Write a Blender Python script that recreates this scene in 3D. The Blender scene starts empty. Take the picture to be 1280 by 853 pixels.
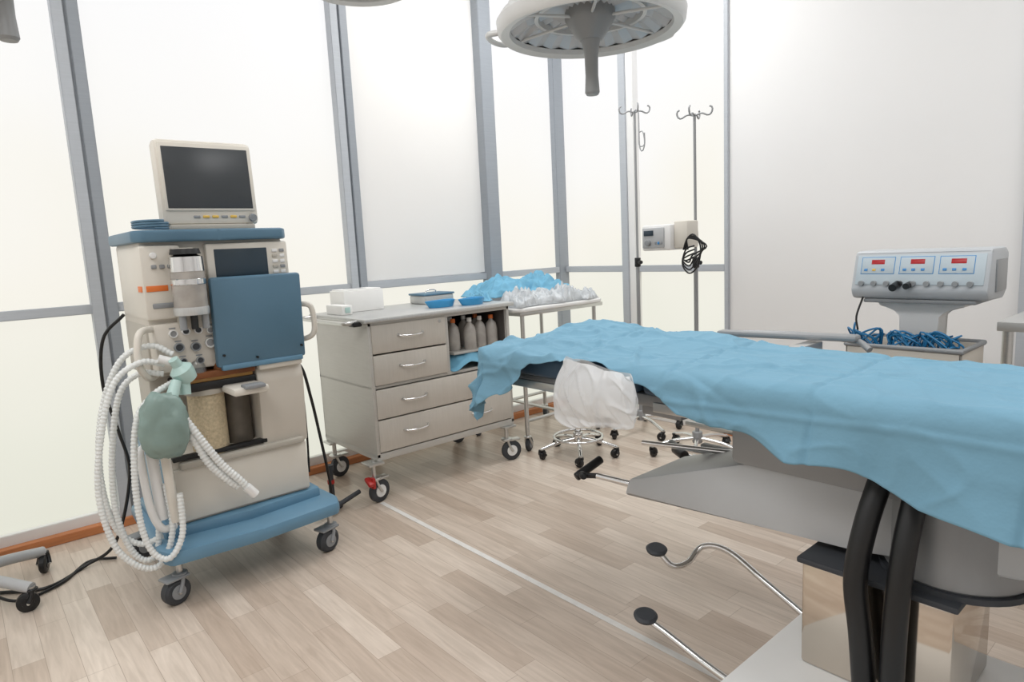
import bpy, bmesh, math, random
from mathutils import Vector, Matrix, noise
random.seed(7)
sc=bpy.context.scene
COL=sc.collection
# ---------------------------------------------------------------- materials
def s2l(c):
    return tuple(((v/255.)/12.92 if v/255.<=.04045 else ((v/255.+.055)/1.055)**2.4) for v in c)
def mat(name,rgb,rough=.5,metal=0.,var=.04,scale=8.,bump=0.,bscale=60.,trans=0.,alpha=1.,emit=None,estr=0.,coat=0.,stretch=None,sss=0.,bdist=.01):
    m=bpy.data.materials.new(name);m.use_nodes=True
    nt=m.node_tree;b=nt.nodes['Principled BSDF']
    c=s2l(rgb)
    tc=nt.nodes.new('ShaderNodeTexCoord');n=nt.nodes.new('ShaderNodeTexNoise');n.inputs['Scale'].default_value=scale
    n.inputs['Detail'].default_value=3
    src=tc.outputs['Object']
    if stretch:
        mp=nt.nodes.new('ShaderNodeMapping');mp.inputs['Scale'].default_value=stretch
        nt.links.new(src,mp.inputs['Vector']);src=mp.outputs['Vector']
    nt.links.new(src,n.inputs['Vector'])
    r=nt.nodes.new('ShaderNodeValToRGB')
    r.color_ramp.elements[0].position=.3;r.color_ramp.elements[1].position=.7
    r.color_ramp.elements[0].color=tuple(max(0,v*(1-var)) for v in c)+(1,)
    r.color_ramp.elements[1].color=tuple(min(1,v*(1+var)) for v in c)+(1,)
    nt.links.new(n.outputs['Fac'],r.inputs['Fac']);nt.links.new(r.outputs['Color'],b.inputs['Base Color'])
    b.inputs['Roughness'].default_value=rough;b.inputs['Metallic'].default_value=metal
    b.inputs['Transmission Weight'].default_value=trans;b.inputs['Alpha'].default_value=alpha
    b.inputs['Coat Weight'].default_value=coat
    if sss: 
        b.inputs['Subsurface Weight'].default_value=sss;b.inputs['Subsurface Radius'].default_value=(.02,.02,.02)
    if emit:
        b.inputs['Emission Color'].default_value=s2l(emit)+(1,);b.inputs['Emission Strength'].default_value=estr
    if bump:
        n2=nt.nodes.new('ShaderNodeTexNoise');n2.inputs['Scale'].default_value=bscale;nt.links.new(src,n2.inputs['Vector'])
        bp=nt.nodes.new('ShaderNodeBump');bp.inputs['Strength'].default_value=bump;bp.inputs['Distance'].default_value=bdist
        nt.links.new(n2.outputs['Fac'],bp.inputs['Height']);nt.links.new(bp.outputs['Normal'],b.inputs['Normal'])
    return m
M={}
M['white']=mat('painted_wall',(228,228,228),.75,var=.008,scale=2)
M['wpanel']=mat('white_panel',(230,229,227),.6,var=.008,scale=1.2)
M['ceil']=mat('ceiling_paint',(238,238,237),.8,var=.01)
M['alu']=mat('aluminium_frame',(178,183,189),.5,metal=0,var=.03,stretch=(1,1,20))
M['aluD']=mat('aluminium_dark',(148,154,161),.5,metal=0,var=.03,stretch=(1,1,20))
M['wood']=mat('orange_wood_trim',(184,118,74),.5,var=.12,scale=6,stretch=(8,1,8))
M['beige']=mat('beige_plastic',(206,200,190),.45,var=.02)
M['beigeD']=mat('dark_beige_plastic',(178,173,163),.5,var=.02)  # deeper beige tone for trays, caps, keys and rear parts
M['cream']=mat('cream_plastic',(216,211,201),.4,var=.015)
M['blue']=mat('steel_blue_plastic',(98,138,164),.4,var=.03)
M['blueP']=mat('steel_blue_panel',(84,118,140),.42,var=.03)
M['black']=mat('black_plastic',(18,19,21),.4,var=.1)
M['rubber']=mat('grey_rubber',(54,57,62),.6,var=.08)
M['greyp']=mat('grey_plastic',(138,141,144),.45,var=.03)
M['screen']=mat('dark_screen',(58,62,66),.3,var=.05,scale=2)
M['screenB']=mat('blue_dark_screen',(40,56,68),.3,var=.05)
M['steel']=mat('brushed_steel',(200,200,198),.28,metal=.9,var=.05,scale=20,stretch=(1,1,30))
M['satin']=mat('satin_steel',(198,199,198),.38,metal=.6,var=.04,scale=14,stretch=(1,20,1))
M['chrome']=mat('chrome',(225,225,225),.07,metal=1.,var=.02)
M['mirror']=mat('polished_steel',(206,197,186),.09,metal=1.,var=.03,bump=.05,bscale=5)
M['cab']=mat('cabinet_steel',(188,186,181),.42,metal=.2,var=.03,scale=10,stretch=(1,1,12))
M['cabD']=mat('cabinet_drawer_steel',(195,190,182),.42,metal=.2,var=.03,scale=10,stretch=(1,12,1))
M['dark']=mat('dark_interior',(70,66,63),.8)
M['hose']=mat('corrugated_hose_plastic',(236,239,238),.3,var=.01,alpha=.80)
M['mint']=mat('mint_plastic',(174,202,197),.35,var=.03)
M['bag']=mat('green_breathing_bag',(134,156,150),.36,var=.06,scale=12,bump=.15,bscale=20,alpha=.88)
M['copper']=mat('copper_brown_plate',(126,76,42),.3,metal=.3,var=.2,scale=12)
M['amber']=mat('amber_liquid',(190,142,74),.3,var=.1)
M['soda']=mat('soda_lime_granules',(198,182,152),.6,var=.18,scale=90,bump=.5,bscale=150)
M['smoke']=mat('smoked_canister',(90,84,76),.25,var=.15,scale=14)
M['clear']=mat('clear_plastic',(225,230,230),.08,trans=.85,var=.01)
M['orange']=mat('orange_label',(224,118,52),.5)
M['red']=mat('red_plastic',(178,40,36),.4)
M['yellow']=mat('yellow_button',(218,180,84),.4)
M['whiteP']=mat('white_plastic',(228,228,227),.4,var=.01)
M['card']=mat('white_cardboard',(230,230,228),.7,var=.02)
M['cyan']=mat('bright_blue_plastic',(52,142,194),.35,var=.04)
M['drape']=mat('blue_surgical_drape',(114,158,181),.85,var=.03,scale=5,bump=.35,bscale=40,bdist=.006)
M['drape2']=mat('light_blue_wrap',(108,166,194),.75,var=.06,scale=12,bump=.2,bscale=50)
M['pad']=mat('navy_mattress',(56,80,102),.5,var=.05)
M['sheet']=mat('white_plastic_bag',(238,240,242),.22,var=.02,bump=.25,bscale=12,alpha=.62)
M['film']=mat('clear_bag_film',(218,223,227),.2,var=.06,scale=20,bump=.9,bscale=35,alpha=.65)
M['greyM']=mat('grey_painted_metal',(146,148,150),.4,metal=.2,var=.03)
M['greyL']=mat('light_grey_painted_metal',(180,182,184),.4,metal=.1,var=.02)
M['esu']=mat('esu_grey_housing',(180,184,188),.45,var=.02)
M['esuF']=mat('esu_front_panel',(180,192,199),.45,var=.02)
M['btn']=mat('blue_button',(60,132,190),.4)
M['led']=mat('red_led_display',(110,14,20),.3,emit=(210,24,34),estr=.35)
M['cable']=mat('blue_cable',(26,110,158),.4)
M['lampglass']=mat('lamp_reflector_glass',(204,206,208),.22,metal=.1,var=.06,scale=6)
M['lampw']=mat('lamp_housing',(212,213,212),.35,metal=.1,var=.02)
M['lampg']=mat('lamp_handle_grey',(144,146,147),.45,metal=.1)
M['bottle']=mat('bottle_plastic',(196,191,185),.2,var=.15,scale=15,trans=.3)
M['tape']=mat('floor_tape',(220,218,215),.5,var=.05,scale=30)

def glass_mat():
    m=bpy.data.materials.new('frosted_window_glass');m.use_nodes=True
    nt=m.node_tree;b=nt.nodes['Principled BSDF']
    tc=nt.nodes.new('ShaderNodeTexCoord');sp=nt.nodes.new('ShaderNodeSeparateXYZ');nt.links.new(tc.outputs['Object'],sp.inputs[0])
    n=nt.nodes.new('ShaderNodeTexNoise');n.inputs['Scale'].default_value=.9;n.inputs['Detail'].default_value=2
    nt.links.new(tc.outputs['Object'],n.inputs['Vector'])
    a=nt.nodes.new('ShaderNodeMath');a.operation='MULTIPLY_ADD';nt.links.new(n.outputs['Fac'],a.inputs[0]);a.inputs[1].default_value=1.3;nt.links.new(sp.outputs['Z'],a.inputs[2])
    mr=nt.nodes.new('ShaderNodeMapRange');mr.inputs['From Min'].default_value=.3;mr.inputs['From Max'].default_value=3.4
    nt.links.new(a.outputs[0],mr.inputs['Value'])
    r=nt.nodes.new('ShaderNodeValToRGB');e=r.color_ramp.elements
    e[0].position=0;e[0].color=s2l((220,220,205))+(1,)
    e[1].position=1;e[1].color=s2l((247,247,248))+(1,)
    x=e.new(.28);x.color=s2l((230,230,217))+(1,)
    x=e.new(.52);x.color=s2l((242,239,229))+(1,)
    x=e.new(.75);x.color=s2l((245,244,241))+(1,)
    nt.links.new(mr.outputs[0],r.inputs['Fac'])
    b.inputs['Base Color'].default_value=(.03,.03,.03,1);b.inputs['Roughness'].default_value=.6
    nt.links.new(r.outputs['Color'],b.inputs['Emission Color']);b.inputs['Emission Strength'].default_value=1.0
    return m
M['glass']=glass_mat()
def floor_mat():
    m=bpy.data.materials.new('laminate_strip_floor');m.use_nodes=True
    nt=m.node_tree;b=nt.nodes['Principled BSDF'];N=nt.nodes.new;L=nt.links.new
    tc=N('ShaderNodeTexCoord')
    br=N('ShaderNodeTexBrick');br.inputs['Scale'].default_value=1.;br.inputs['Brick Width'].default_value=.48;br.inputs['Row Height'].default_value=.09
    br.offset=.37;br.offset_frequency=3;br.squash=1.25;br.squash_frequency=2
    br.inputs['Mortar Size'].default_value=.0009;br.inputs['Mortar Smooth'].default_value=.3;br.inputs['Bias'].default_value=0
    br.inputs['Color1'].default_value=s2l((213,200,187))+(1,);br.inputs['Color2'].default_value=s2l((185,168,153))+(1,);br.inputs['Mortar'].default_value=s2l((162,146,132))+(1,)
    L(tc.outputs['Object'],br.inputs['Vector'])
    mp=N('ShaderNodeMapping');mp.inputs['Scale'].default_value=(2.2,26,1);L(tc.outputs['Object'],mp.inputs['Vector'])
    n=N('ShaderNodeTexNoise');n.inputs['Scale'].default_value=2.;n.inputs['Detail'].default_value=6;n.inputs['Distortion'].default_value=.8;L(mp.outputs[0],n.inputs['Vector'])
    r=N('ShaderNodeValToRGB');r.color_ramp.elements[0].position=.3;r.color_ramp.elements[0].color=(.80,.78,.76,1);r.color_ramp.elements[1].position=.68;r.color_ramp.elements[1].color=(1.05,1.05,1.05,1);L(n.outputs['Fac'],r.inputs['Fac'])
    mx=N('ShaderNodeMix');mx.data_type='RGBA';mx.blend_type='MULTIPLY';mx.inputs[0].default_value=.85
    L(br.outputs['Color'],mx.inputs[6]);L(r.outputs['Color'],mx.inputs[7]);L(mx.outputs[2],b.inputs['Base Color'])
    b.inputs['Roughness'].default_value=.33
    bp=N('ShaderNodeBump');bp.inputs['Strength'].default_value=.08;bp.inputs['Distance'].default_value=.004;L(n.outputs['Fac'],bp.inputs['Height']);L(bp.outputs[0],b.inputs['Normal'])
    return m
M['floor']=floor_mat()
# ---------------------------------------------------------------- mesh helpers
def finish(name,bm,m,parent,ang=35,smooth=True):
    bmesh.ops.recalc_face_normals(bm,faces=bm.faces)
    me=bpy.data.meshes.new(name);bm.to_mesh(me);bm.free()
    if smooth:
        for p in me.polygons:p.use_smooth=True
        me.set_sharp_from_angle(angle=math.radians(ang))
    me.materials.append(m if not isinstance(m,str) else M[m])
    o=bpy.data.objects.new(name,me);COL.objects.link(o)
    if parent is not None:
        o.parent=parent;o.matrix_parent_inverse=parent.matrix_world.inverted()
    return o
def catmull(pts,n=8):
    P=[Vector(p) for p in pts];out=[]
    for i in range(len(P)-1):
        p0=P[i-1] if i>0 else 2*P[0]-P[1];p1=P[i];p2=P[i+1];p3=P[i+2] if i+2<len(P) else 2*P[-1]-P[-2]
        for k in range(n):
            t=k/n
            out.append(.5*((2*p1)+(-p0+p2)*t+(2*p0-5*p1+4*p2-p3)*t*t+(-p0+3*p1-3*p2+p3)*t**3))
    out.append(P[-1]);return out
def resample(P,step):
    L=[0]
    for i in range(1,len(P)):L.append(L[-1]+(P[i]-P[i-1]).length)
    n=max(2,int(L[-1]/step));out=[];j=0
    for k in range(n+1):
        s=L[-1]*k/n
        while j<len(P)-2 and L[j+1]<s:j+=1
        d=L[j+1]-L[j];t=(s-L[j])/d if d>1e-9 else 0
        out.append(P[j].lerp(P[j+1],min(1,max(0,t))))
    return out
class Obj:
    def __init__(s,name,loc=(0,0,0)):
        s.e=bpy.data.objects.new(name,None);COL.objects.link(s.e)
        s.e.empty_display_size=.1
        s.e.location=loc
        bpy.context.view_layer.update()
    def fin(s,name,bm,m,**k):
        return finish(name,bm,m,s.e,**k)
    def box(s,name,x,y,z,m,bev=.004,seg=2,rot=None,piv=None,taper=None):
        bm=bmesh.new();bmesh.ops.create_cube(bm,size=1)
        c=Vector(((x[0]+x[1])/2,(y[0]+y[1])/2,(z[0]+z[1])/2));d=Vector((abs(x[1]-x[0]),abs(y[1]-y[0]),abs(z[1]-z[0])))
        for v in bm.verts:
            v.co=Vector((v.co.x*d.x,v.co.y*d.y,v.co.z*d.z))
            if taper and v.co.z>0: v.co.x*=taper[0];v.co.y*=taper[1]
        if bev>0:
            bv=min(bev,min(d)*.45);bmesh.ops.bevel(bm,geom=bm.edges[:],offset=bv,segments=seg,profile=.5,affect='EDGES')
        bmesh.ops.translate(bm,vec=c,verts=bm.verts)
        if rot:
            pv=Vector(piv) if piv else c
            bmesh.ops.transform(bm,matrix=Matrix.Translation(pv)@Matrix.Rotation(rot[1],4,rot[0])@Matrix.Translation(-pv),verts=bm.verts)
        return s.fin(name,bm,m)
    def cyl(s,name,a,b,r,m,r2=None,seg=24,bev=0):
        a=Vector(a);b=Vector(b);r2=r if r2 is None else r2
        bm=bmesh.new();h=(b-a).length
        bmesh.ops.create_cone(bm,cap_ends=True,segments=seg,radius1=r,radius2=r2,depth=h)
        if bev:
            ed=[e for e in bm.edges if abs(e.verts[0].co.z-e.verts[1].co.z)<1e-6]
            bmesh.ops.bevel(bm,geom=ed,offset=bev,segments=3,profile=.5,affect='EDGES')
        q=(b-a).to_track_quat('Z','Y').to_matrix().to_4x4()
        bmesh.ops.transform(bm,matrix=Matrix.Translation((a+b)/2)@q,verts=bm.verts)
        return s.fin(name,bm,m)
    def lathe(s,name,c,prof,m,axis=(0,0,1),seg=32,ang=35):
        bm=bmesh.new();rings=[]
        for r,z in prof:
            if r<1e-5: rings.append([bm.verts.new((0,0,z))])
            else: rings.append([bm.verts.new((r*math.cos(2*math.pi*i/seg),r*math.sin(2*math.pi*i/seg),z)) for i in range(seg)])
        for A,B in zip(rings,rings[1:]):
            for i in range(seg):
                j=(i+1)%seg
                if len(A)==1 and len(B)==1: continue
                if len(A)==1: bm.faces.new((A[0],B[j],B[i]))
                elif len(B)==1: bm.faces.new((A[i],A[j],B[0]))
                else: bm.faces.new((A[i],A[j],B[j],B[i]))
        q=Vector(axis).to_track_quat('Z','Y').to_matrix().to_4x4()
        bmesh.ops.transform(bm,matrix=Matrix.Translation(c)@q,verts=bm.verts)
        return s.fin(name,bm,m,ang=ang)
    def tube(s,name,pts,r,m,seg=10,smooth=True,step=.012,corr=None,closed=False):
        P=catmull(pts) if smooth else [Vector(p) for p in pts]
        if smooth: P=resample(P,step)
        bm=bmesh.new();rings=[];T=(P[1]-P[0]).normalized()
        nrm=T.orthogonal().normalized();L=0
        for i,p in enumerate(P):
            if i==0:t=(P[1]-P[0])
            elif i==len(P)-1:t=P[-1]-P[-2]
            else:t=(P[i]-P[i-1]).normalized()+(P[i+1]-P[i]).normalized()
            if t.length<1e-9:t=T.copy()
            t.normalize();nrm=(nrm-t*nrm.dot(t)).normalized();bi=t.cross(nrm)
            if i:L+=(P[i]-P[i-1]).length
            rr=r(L) if callable(r) else r
            if corr: rr*=1+corr[1]*math.sin(2*math.pi*L/corr[0])
            k=1
            if not smooth and 0<i<len(P)-1:
                c=(P[i]-P[i-1]).normalized().dot(t);k=1/max(.5,c)
            rings.append([bm.verts.new(p+(nrm*math.cos(2*math.pi*j/seg)+bi*math.sin(2*math.pi*j/seg))*rr*k) for j in range(seg)])
        for A,B in zip(rings,rings[1:]):
            for j in range(seg):
                q=(j+1)%seg;bm.faces.new((A[j],A[q],B[q],B[j]))
        bm.faces.new(rings[0][::-1]);bm.faces.new(rings[-1])
        return s.fin(name,bm,m,ang=60)
    def prism(s,name,poly,axis,lo,hi,m,bev=.004):
        bm=bmesh.new()
        def mk(p,a):
            return {'x':(a,p[0],p[1]),'y':(p[0],a,p[1]),'z':(p[0],p[1],a)}[axis]
        A=[bm.verts.new(mk(p,lo)) for p in poly];B=[bm.verts.new(mk(p,hi)) for p in poly]
        bm.faces.new(A);bm.faces.new(B[::-1])
        for i in range(len(poly)):
            j=(i+1)%len(poly);bm.faces.new((A[i],B[i],B[j],A[j]))
        if bev: bmesh.ops.bevel(bm,geom=bm.edges[:],offset=bev,segments=2,profile=.5,affect='EDGES')
        return s.fin(name,bm,m)
    def blob(s,name,c,size,m,amp=.15,fr=3.,p=2.5,sub=4,seed=0,flat=None):
        bm=bmesh.new();bmesh.ops.create_icosphere(bm,subdivisions=sub,radius=1)
        for v in bm.verts:
            d=v.co.normalized()
            k=(abs(d.x)**p+abs(d.y)**p+abs(d.z)**p)**(-1/p)
            n=noise.fractal(d*fr+Vector((seed,seed*2.3,0)),1.,2.,4)
            w=1-abs(noise.noise(d*fr*1.7+Vector((seed,0,seed))))*1.
            v.co=d*k*(1+amp*n-amp*.5*(1-w)*2)
            v.co=Vector((v.co.x*size[0],v.co.y*size[1],v.co.z*size[2]))
            if flat is not None and v.co.z<flat: v.co.z=flat
        bmesh.ops.translate(bm,vec=Vector(c),verts=bm.verts)
        return s.fin(name,bm,m,ang=180)
    def grid(s,name,fn,nu,nv,m,thick=0.,ang=180):
        bm=bmesh.new();G=[[bm.verts.new(fn(i/nu,j/nv)) for j in range(nv+1)] for i in range(nu+1)]
        for i in range(nu):
            for j in range(nv):bm.faces.new((G[i][j],G[i+1][j],G[i+1][j+1],G[i][j+1]))
        o=s.fin(name,bm,m,ang=ang)
        if thick:
            md=o.modifiers.new('solid','SOLIDIFY');md.thickness=thick;md.offset=0
        return o
def caster(o,tag,x,y,r=.055,ztop=.19,d=(1,0),wm='rubber',fm='greyM',w=.022,hub='greyp',trail=None):
    d=Vector((d[0],d[1],0)).normalized();ax=Vector((-d.y,d.x,0));tr=r*.45 if trail is None else trail
    c=Vector((x,y,r))+d*(-tr)
    o.lathe(tag+'_wheel',c-ax*w,[(0,0),(r*.8,0),(r,w*.35),(r,w*1.65),(r*.8,w*2),(0,w*2)],wm,axis=ax)
    o.lathe(tag+'_hub',c-ax*(w+.003),[(0,0),(r*.52,0),(r*.55,.004),(r*.55,w*2+.002),(r*.52,w*2+.006),(0,w*2+.006)],hub,axis=ax,seg=20)
    for sgn in(-1,1):
        b=c+ax*sgn*(w+.008);t=Vector((x,y,r*2.15))+ax*sgn*(w*.9)
        o.tube(tag+'_fork_%d'%(sgn+2),[b,b.lerp(t,.5)+d*.004,t],.008,fm,seg=8)
    o.cyl(tag+'_axle',c-ax*(w+.012),c+ax*(w+.012),.006,'steel',seg=10)
    o.cyl(tag+'_crown',(x,y,r*2.05),(x,y,r*2.3),r*.55,fm,seg=20,bev=.004)
    if fm!='black' and r>.045:
        o.box(tag+'_fender',(c.x-r*.9,c.x+r*.9),(c.y-w*1.5,c.y+w*1.5),(r*1.98,r*2.2),fm,.006,rot=('Z',math.atan2(d.y,d.x)))
    if ztop>r*2.3:o.cyl(tag+'_stem',(x,y,r*2.3),(x,y,ztop),.012,'steel',seg=14)
def starbase(o,cx,cy,R,n,m,r=.03,rot=0,zc=.12,ar=.014,hub='greyM'):
    for i in range(n):
        a=rot+2*math.pi*i/n;ex=cx+R*math.cos(a);ey=cy+R*math.sin(a)
        o.tube('leg_%d'%(i+1),[(cx,cy,zc),(cx+.5*R*math.cos(a),cy+.5*R*math.sin(a),zc-.012),(ex,ey,r*2.3)],ar,m,seg=10)
        caster(o,'caster_%d'%(i+1),ex,ey,r=r,ztop=r*2.5,d=(math.cos(a+.8),math.sin(a+.8)),wm='black',fm='black',w=.014,hub='black')
    o.cyl('hub',(cx,cy,zc-.03),(cx,cy,zc+.04),.03,hub,bev=.005)
# ---------------------------------------------------------------- room
XL,YB,ZC=-3.75,3.8,3.35
XR,YF=2.3,-2.6
def rbox(name,x,y,z,m,bev=0):
    bm=bmesh.new();bmesh.ops.create_cube(bm,size=1)
    for v in bm.verts:v.co=Vector(((x[0]+x[1])/2+v.co.x*(x[1]-x[0]),(y[0]+y[1])/2+v.co.y*(y[1]-y[0]),(z[0]+z[1])/2+v.co.z*(z[1]-z[0])))
    if bev: bmesh.ops.bevel(bm,geom=bm.edges[:],offset=bev,segments=2,affect='EDGES')
    return finish(name,bm,m,None)
rbox('floor',(XL-.3,XR+.1),(YF-.1,YB+.3),(-.1,0),'floor')
rbox('ceiling',(XL-.3,XR+.1),(YF-.1,YB+.3),(ZC,ZC+.1),'ceil')
rbox('wall_right',(XR,XR+.1),(YF,YB+.2),(0,ZC),'white')
rbox('wall_front',(XL-.2,XR+.1),(YF-.1,YF),(0,ZC),'white')
rbox('wall_back',(-2.27,XR),(YB,YB+.2),(0,ZC),'white')
rbox('wall_left',(XL-.12,XL-.06),(YF,YB+.15),(-.0,.03),'aluD')
ys=[YF,-.85,.576,1.954,3.06,YB]
k=1
for i in range(5):
    y0,y1=ys[i],ys[i+1]
    rbox('window_%d'%k,(XL-.05,XL-.03),(y0,y1),(.03,1.1),'glass');k+=1
    if i==3: rbox('wall_panel_left',(XL-.03,XL-.005),(y0+.03,y1-.03),(1.13,ZC),'wpanel',.003)
    else:
        rbox('window_%d'%k,(XL-.05,XL-.03),(y0,y1),(1.1,ZC),'glass');k+=1
xb=[XL,-3.06,-2.27]
for i in range(2):
    for z in((.03,1.1),(1.1,ZC)):
        rbox('window_%d'%k,(xb[i],xb[i+1]),(YB+.03,YB+.05),z,'glass');k+=1
t=1
def trim(x,y,z,m,bev=.003):
    global t
    rbox('trim_%d'%t,x,y,z,m,bev);t+=1
for y,w in((-.85,.05),(.576,.055),(1.954,.055)):
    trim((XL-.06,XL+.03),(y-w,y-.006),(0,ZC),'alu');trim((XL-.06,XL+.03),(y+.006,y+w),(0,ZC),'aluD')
    trim((XL-.06,XL+.015),(y-.01,y+.01),(0,ZC),'aluD',0)
trim((XL-.06,XL+.07),(2.98,3.09),(0,ZC),'aluD')
trim((XL-.08,XL+.02),(YB-.07,YB+.05),(0,ZC),'aluD')
trim((-3.12,-3.06),(YB-.04,YB+.05),(0,ZC),'alu');trim((-3.06,-3.0),(YB-.03,YB+.05),(0,ZC),'whiteP')
trim((-2.30,-2.27),(YB-.02,YB+.05),(0,ZC),'alu')
for y0,y1 in zip(ys,ys[1:]): trim((XL-.055,XL+.015),(y0+.05,y1-.05),(1.08,1.125),'alu')
trim((XL+.03,-3.12),(YB-.015,YB+.05),(1.08,1.125),'alu');trim((-3.0,-2.30),(YB-.015,YB+.05),(1.08,1.125),'alu')
trim((XL-.055,XL+.005),(YF,YB),(0,.09),'whiteP');trim((XL+.03,-2.31),(YB-.005,YB+.05),(0,.08),'whiteP')
rbox('baseboard_left',(XL+.005,XL+.06),(YF,YB-.1),(0,.04),'wood',.003)
rbox('baseboard_back',(-2.3,XR),(YB-.03,YB),(0,.06),'wood',.003)
trim((-.76,-.70),(YB-.06,YB),(0,ZC),'alu')
rbox('wall_pier',(-.70,.2),(YB-.09,YB),(0,ZC),'wpanel')
rbox('floor_tape_strip',(-2.98,1.2),(1.575,1.6),(.0005,.002),'tape')
# ---------------------------------------------------------------- anesthesia machine
A=Obj('anesthesia_machine',(-2.95,.84,0))
xf=-2.75
A.prism('base_skirt',[(-3.3,.5),(-2.68,.47),(-2.6,.5),(-2.57,.84),(-2.6,1.18),(-2.68,1.21),(-3.3,1.18)],'z',.175,.235,'blue',.018)
A.prism('base_top',[(-3.25,.53),(-2.74,.52),(-2.7,.84),(-2.74,1.16),(-3.25,1.15)],'z',.22,.275,'blue',.015)
for i,(x,y) in enumerate(((-2.68,.54),(-2.67,1.16),(-3.24,.54),(-3.24,1.15))):
    caster(A,'caster_%d'%(i+1),x,y,r=.052,ztop=.19,d=(-.3,1),wm='rubber',fm='greyp')
A.box('side_panel_left',(-3.2,-2.77),(.545,.57),(.25,.56),'blue',.006)
A.box('lower_cabinet',(-3.2,xf-.01),(.565,1.12),(.26,.54),'beige',.01)
A.box('bottom_drawer',(xf-.02,xf+.01),(.575,1.115),(.285,.5),'cream',.008)
A.box('drawer_lip',(xf-.02,xf+.03),(.60,1.10),(.5,.525),'beigeD',.006)
A.box('vent_strip',(xf-.03,xf+.004),(.58,.95),(.53,.548),'black',.003)
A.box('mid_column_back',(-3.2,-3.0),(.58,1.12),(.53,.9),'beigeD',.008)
A.prism('mid_cabinet',[(-3.2,.5),(xf,.5),(xf+.02,.8),(xf+.0,.855),(-3.2,.86)],'y',.93,1.13,'beige',.012)
A.box('mid_drawer_handle',(xf-.02,xf+.035),(.935,1.125),(.845,.885),'cream',.012)
A.lathe('absorber_canister',(-2.82,.745,.5),[(0,0),(.068,0),(.07,.01),(.07,.27),(.066,.28),(0,.28)],'soda')
A.lathe('absorber_cap',(-2.82,.745,.775),[(0,0),(.078,0),(.078,.025),(.07,.035),(0,.035)],'beigeD')
A.lathe('vaporizer_canister',(-2.85,.87,.5),[(0,0),(.055,0),(.057,.01),(.057,.27),(0,.28)],'smoke')
A.box('canister_tray',(-2.93,-2.74),(.66,.94),(.495,.515),'beigeD',.005)
A.box('absorber_bracket',(-3.0,-2.74),(.65,.93),(.795,.83),'black',.006)
A.box('amber_reservoir',(-2.96,-2.75),(.66,.92),(.825,.845),'amber',.004)
A.box('copper_plate',(-2.96,-2.73),(.655,.925),(.845,.872),'copper',.004)
A.lathe('flow_dome_1',(-2.76,.71,.87),[(0,.05),(.02,.047),(.03,.03),(.033,0)],'clear',seg=20)
A.lathe('flow_dome_2',(-2.76,.80,.87),[(0,.04),(.02,.037),(.028,.02),(.03,0)],'copper',seg=20)
A.box('side_arm',(-2.76,-2.6),(.79,.93),(.775,.805),'cream',.01)
A.box('side_arm_knob',(-2.64,-2.58),(.83,.91),(.80,.815),'greyp',.004)
A.box('gauge_panel',(-2.95,xf),(.57,.83),(.885,1.075),'beige',.012)
for i,(y,z,r) in enumerate(((.635,1.035,.015),(.68,1.04,.015),(.725,1.04,.015),(.77,1.035,.015),(.65,.98,.018),(.71,.975,.018),(.765,.985,.02),(.66,.925,.012),(.72,.92,.014))):
    A.lathe('gauge_%d'%(i+1),(xf-.001,y,z),[(0,.012),(r*.75,.012),(r*.8,.018),(r,.018),(r,0)],'whiteP' if i<4 or i==6 else 'greyp',axis=(1,0,0),seg=20)
    A.cyl('gauge_face_%d'%(i+1),(xf+.008,y,z),(xf+.013,y,z),r*.7,'rubber' if i%3 else 'greyM',seg=16)
    A.box('gauge_label_%d'%(i+1),(xf-.002,xf+.001),(y-.012,y+.012),(z+r+.003,z+r+.008),'greyp',.0005)
A.box('upper_body',(-3.2,-2.78),(.56,1.11),(1.06,1.39),'beige',.015)
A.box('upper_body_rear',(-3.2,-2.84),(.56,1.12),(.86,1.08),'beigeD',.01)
A.box('upper_left_module',(-3.15,-2.755),(.555,.70),(1.09,1.375),'cream',.015)
A.box('display_bezel',(-2.8,-2.755),(.79,1.12),(1.19,1.375),'cream',.01)
A.box('display_screen',(-2.76,-2.752),(.82,1.03),(1.21,1.35),'screenB',.002)
for i in range(6):
    A.box('side_key_%d'%(i+1),(-2.756,-2.749),(1.05,1.072),(1.33-i*.022,1.343-i*.022),'beigeD' if i%2 else 'whiteP',.002)
    A.box('side_key_b%d'%(i+1),(-2.756,-2.749),(1.082,1.102),(1.33-i*.022,1.343-i*.022),'greyp' if i%3==0 else 'whiteP',.002)
A.box('orange_label_front',(-2.756,-2.752),(.565,.64),(1.2,1.222),'orange',.001)
A.box('orange_label_side',(-2.83,-2.77),(.552,.556),(1.2,1.222),'orange',.001)
for i in range(3): A.box('connector_%d'%(i+1),(-2.757,-2.745),(.59+i*.028,.608+i*.028),(1.285,1.30),'greyp',.003)
A.box('socket_row',(-2.76,-2.748),(.58,.66),(1.135,1.155),'greyp',.004)
A.cyl('module_knob',(-2.76,.60,1.335),(-2.74,.60,1.335),.012,'whiteP',bev=.003)
A.lathe('jar_lid',(-2.70,.70,1.27),[(0,.07),(.035,.07),(.045,.06),(.06,.055),(.062,0),(0,0)],'chrome')
A.lathe('jar_cap',(-2.70,.70,1.335),[(0,.02),(.05,.02),(.055,0),(0,0)],'black')
A.lathe('jar_glass',(-2.70,.70,1.11),[(0,0),(.055,0),(.06,.01),(.06,.16),(0,.16)],'bottle')
A.lathe('jar_base_ring',(-2.70,.70,1.105),[(0,0),(.062,.0),(.064,.02),(.062,.03),(0,.03)],'satin')
A.lathe('jar_band',(-2.70,.70,1.22),[(.0605,0),(.0625,.002),(.0625,.02),(.0605,.022)],'chrome')
A.box('jar_bracket',(-2.78,-2.72),(.66,.74),(1.05,1.36),'beigeD',.006)
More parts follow.
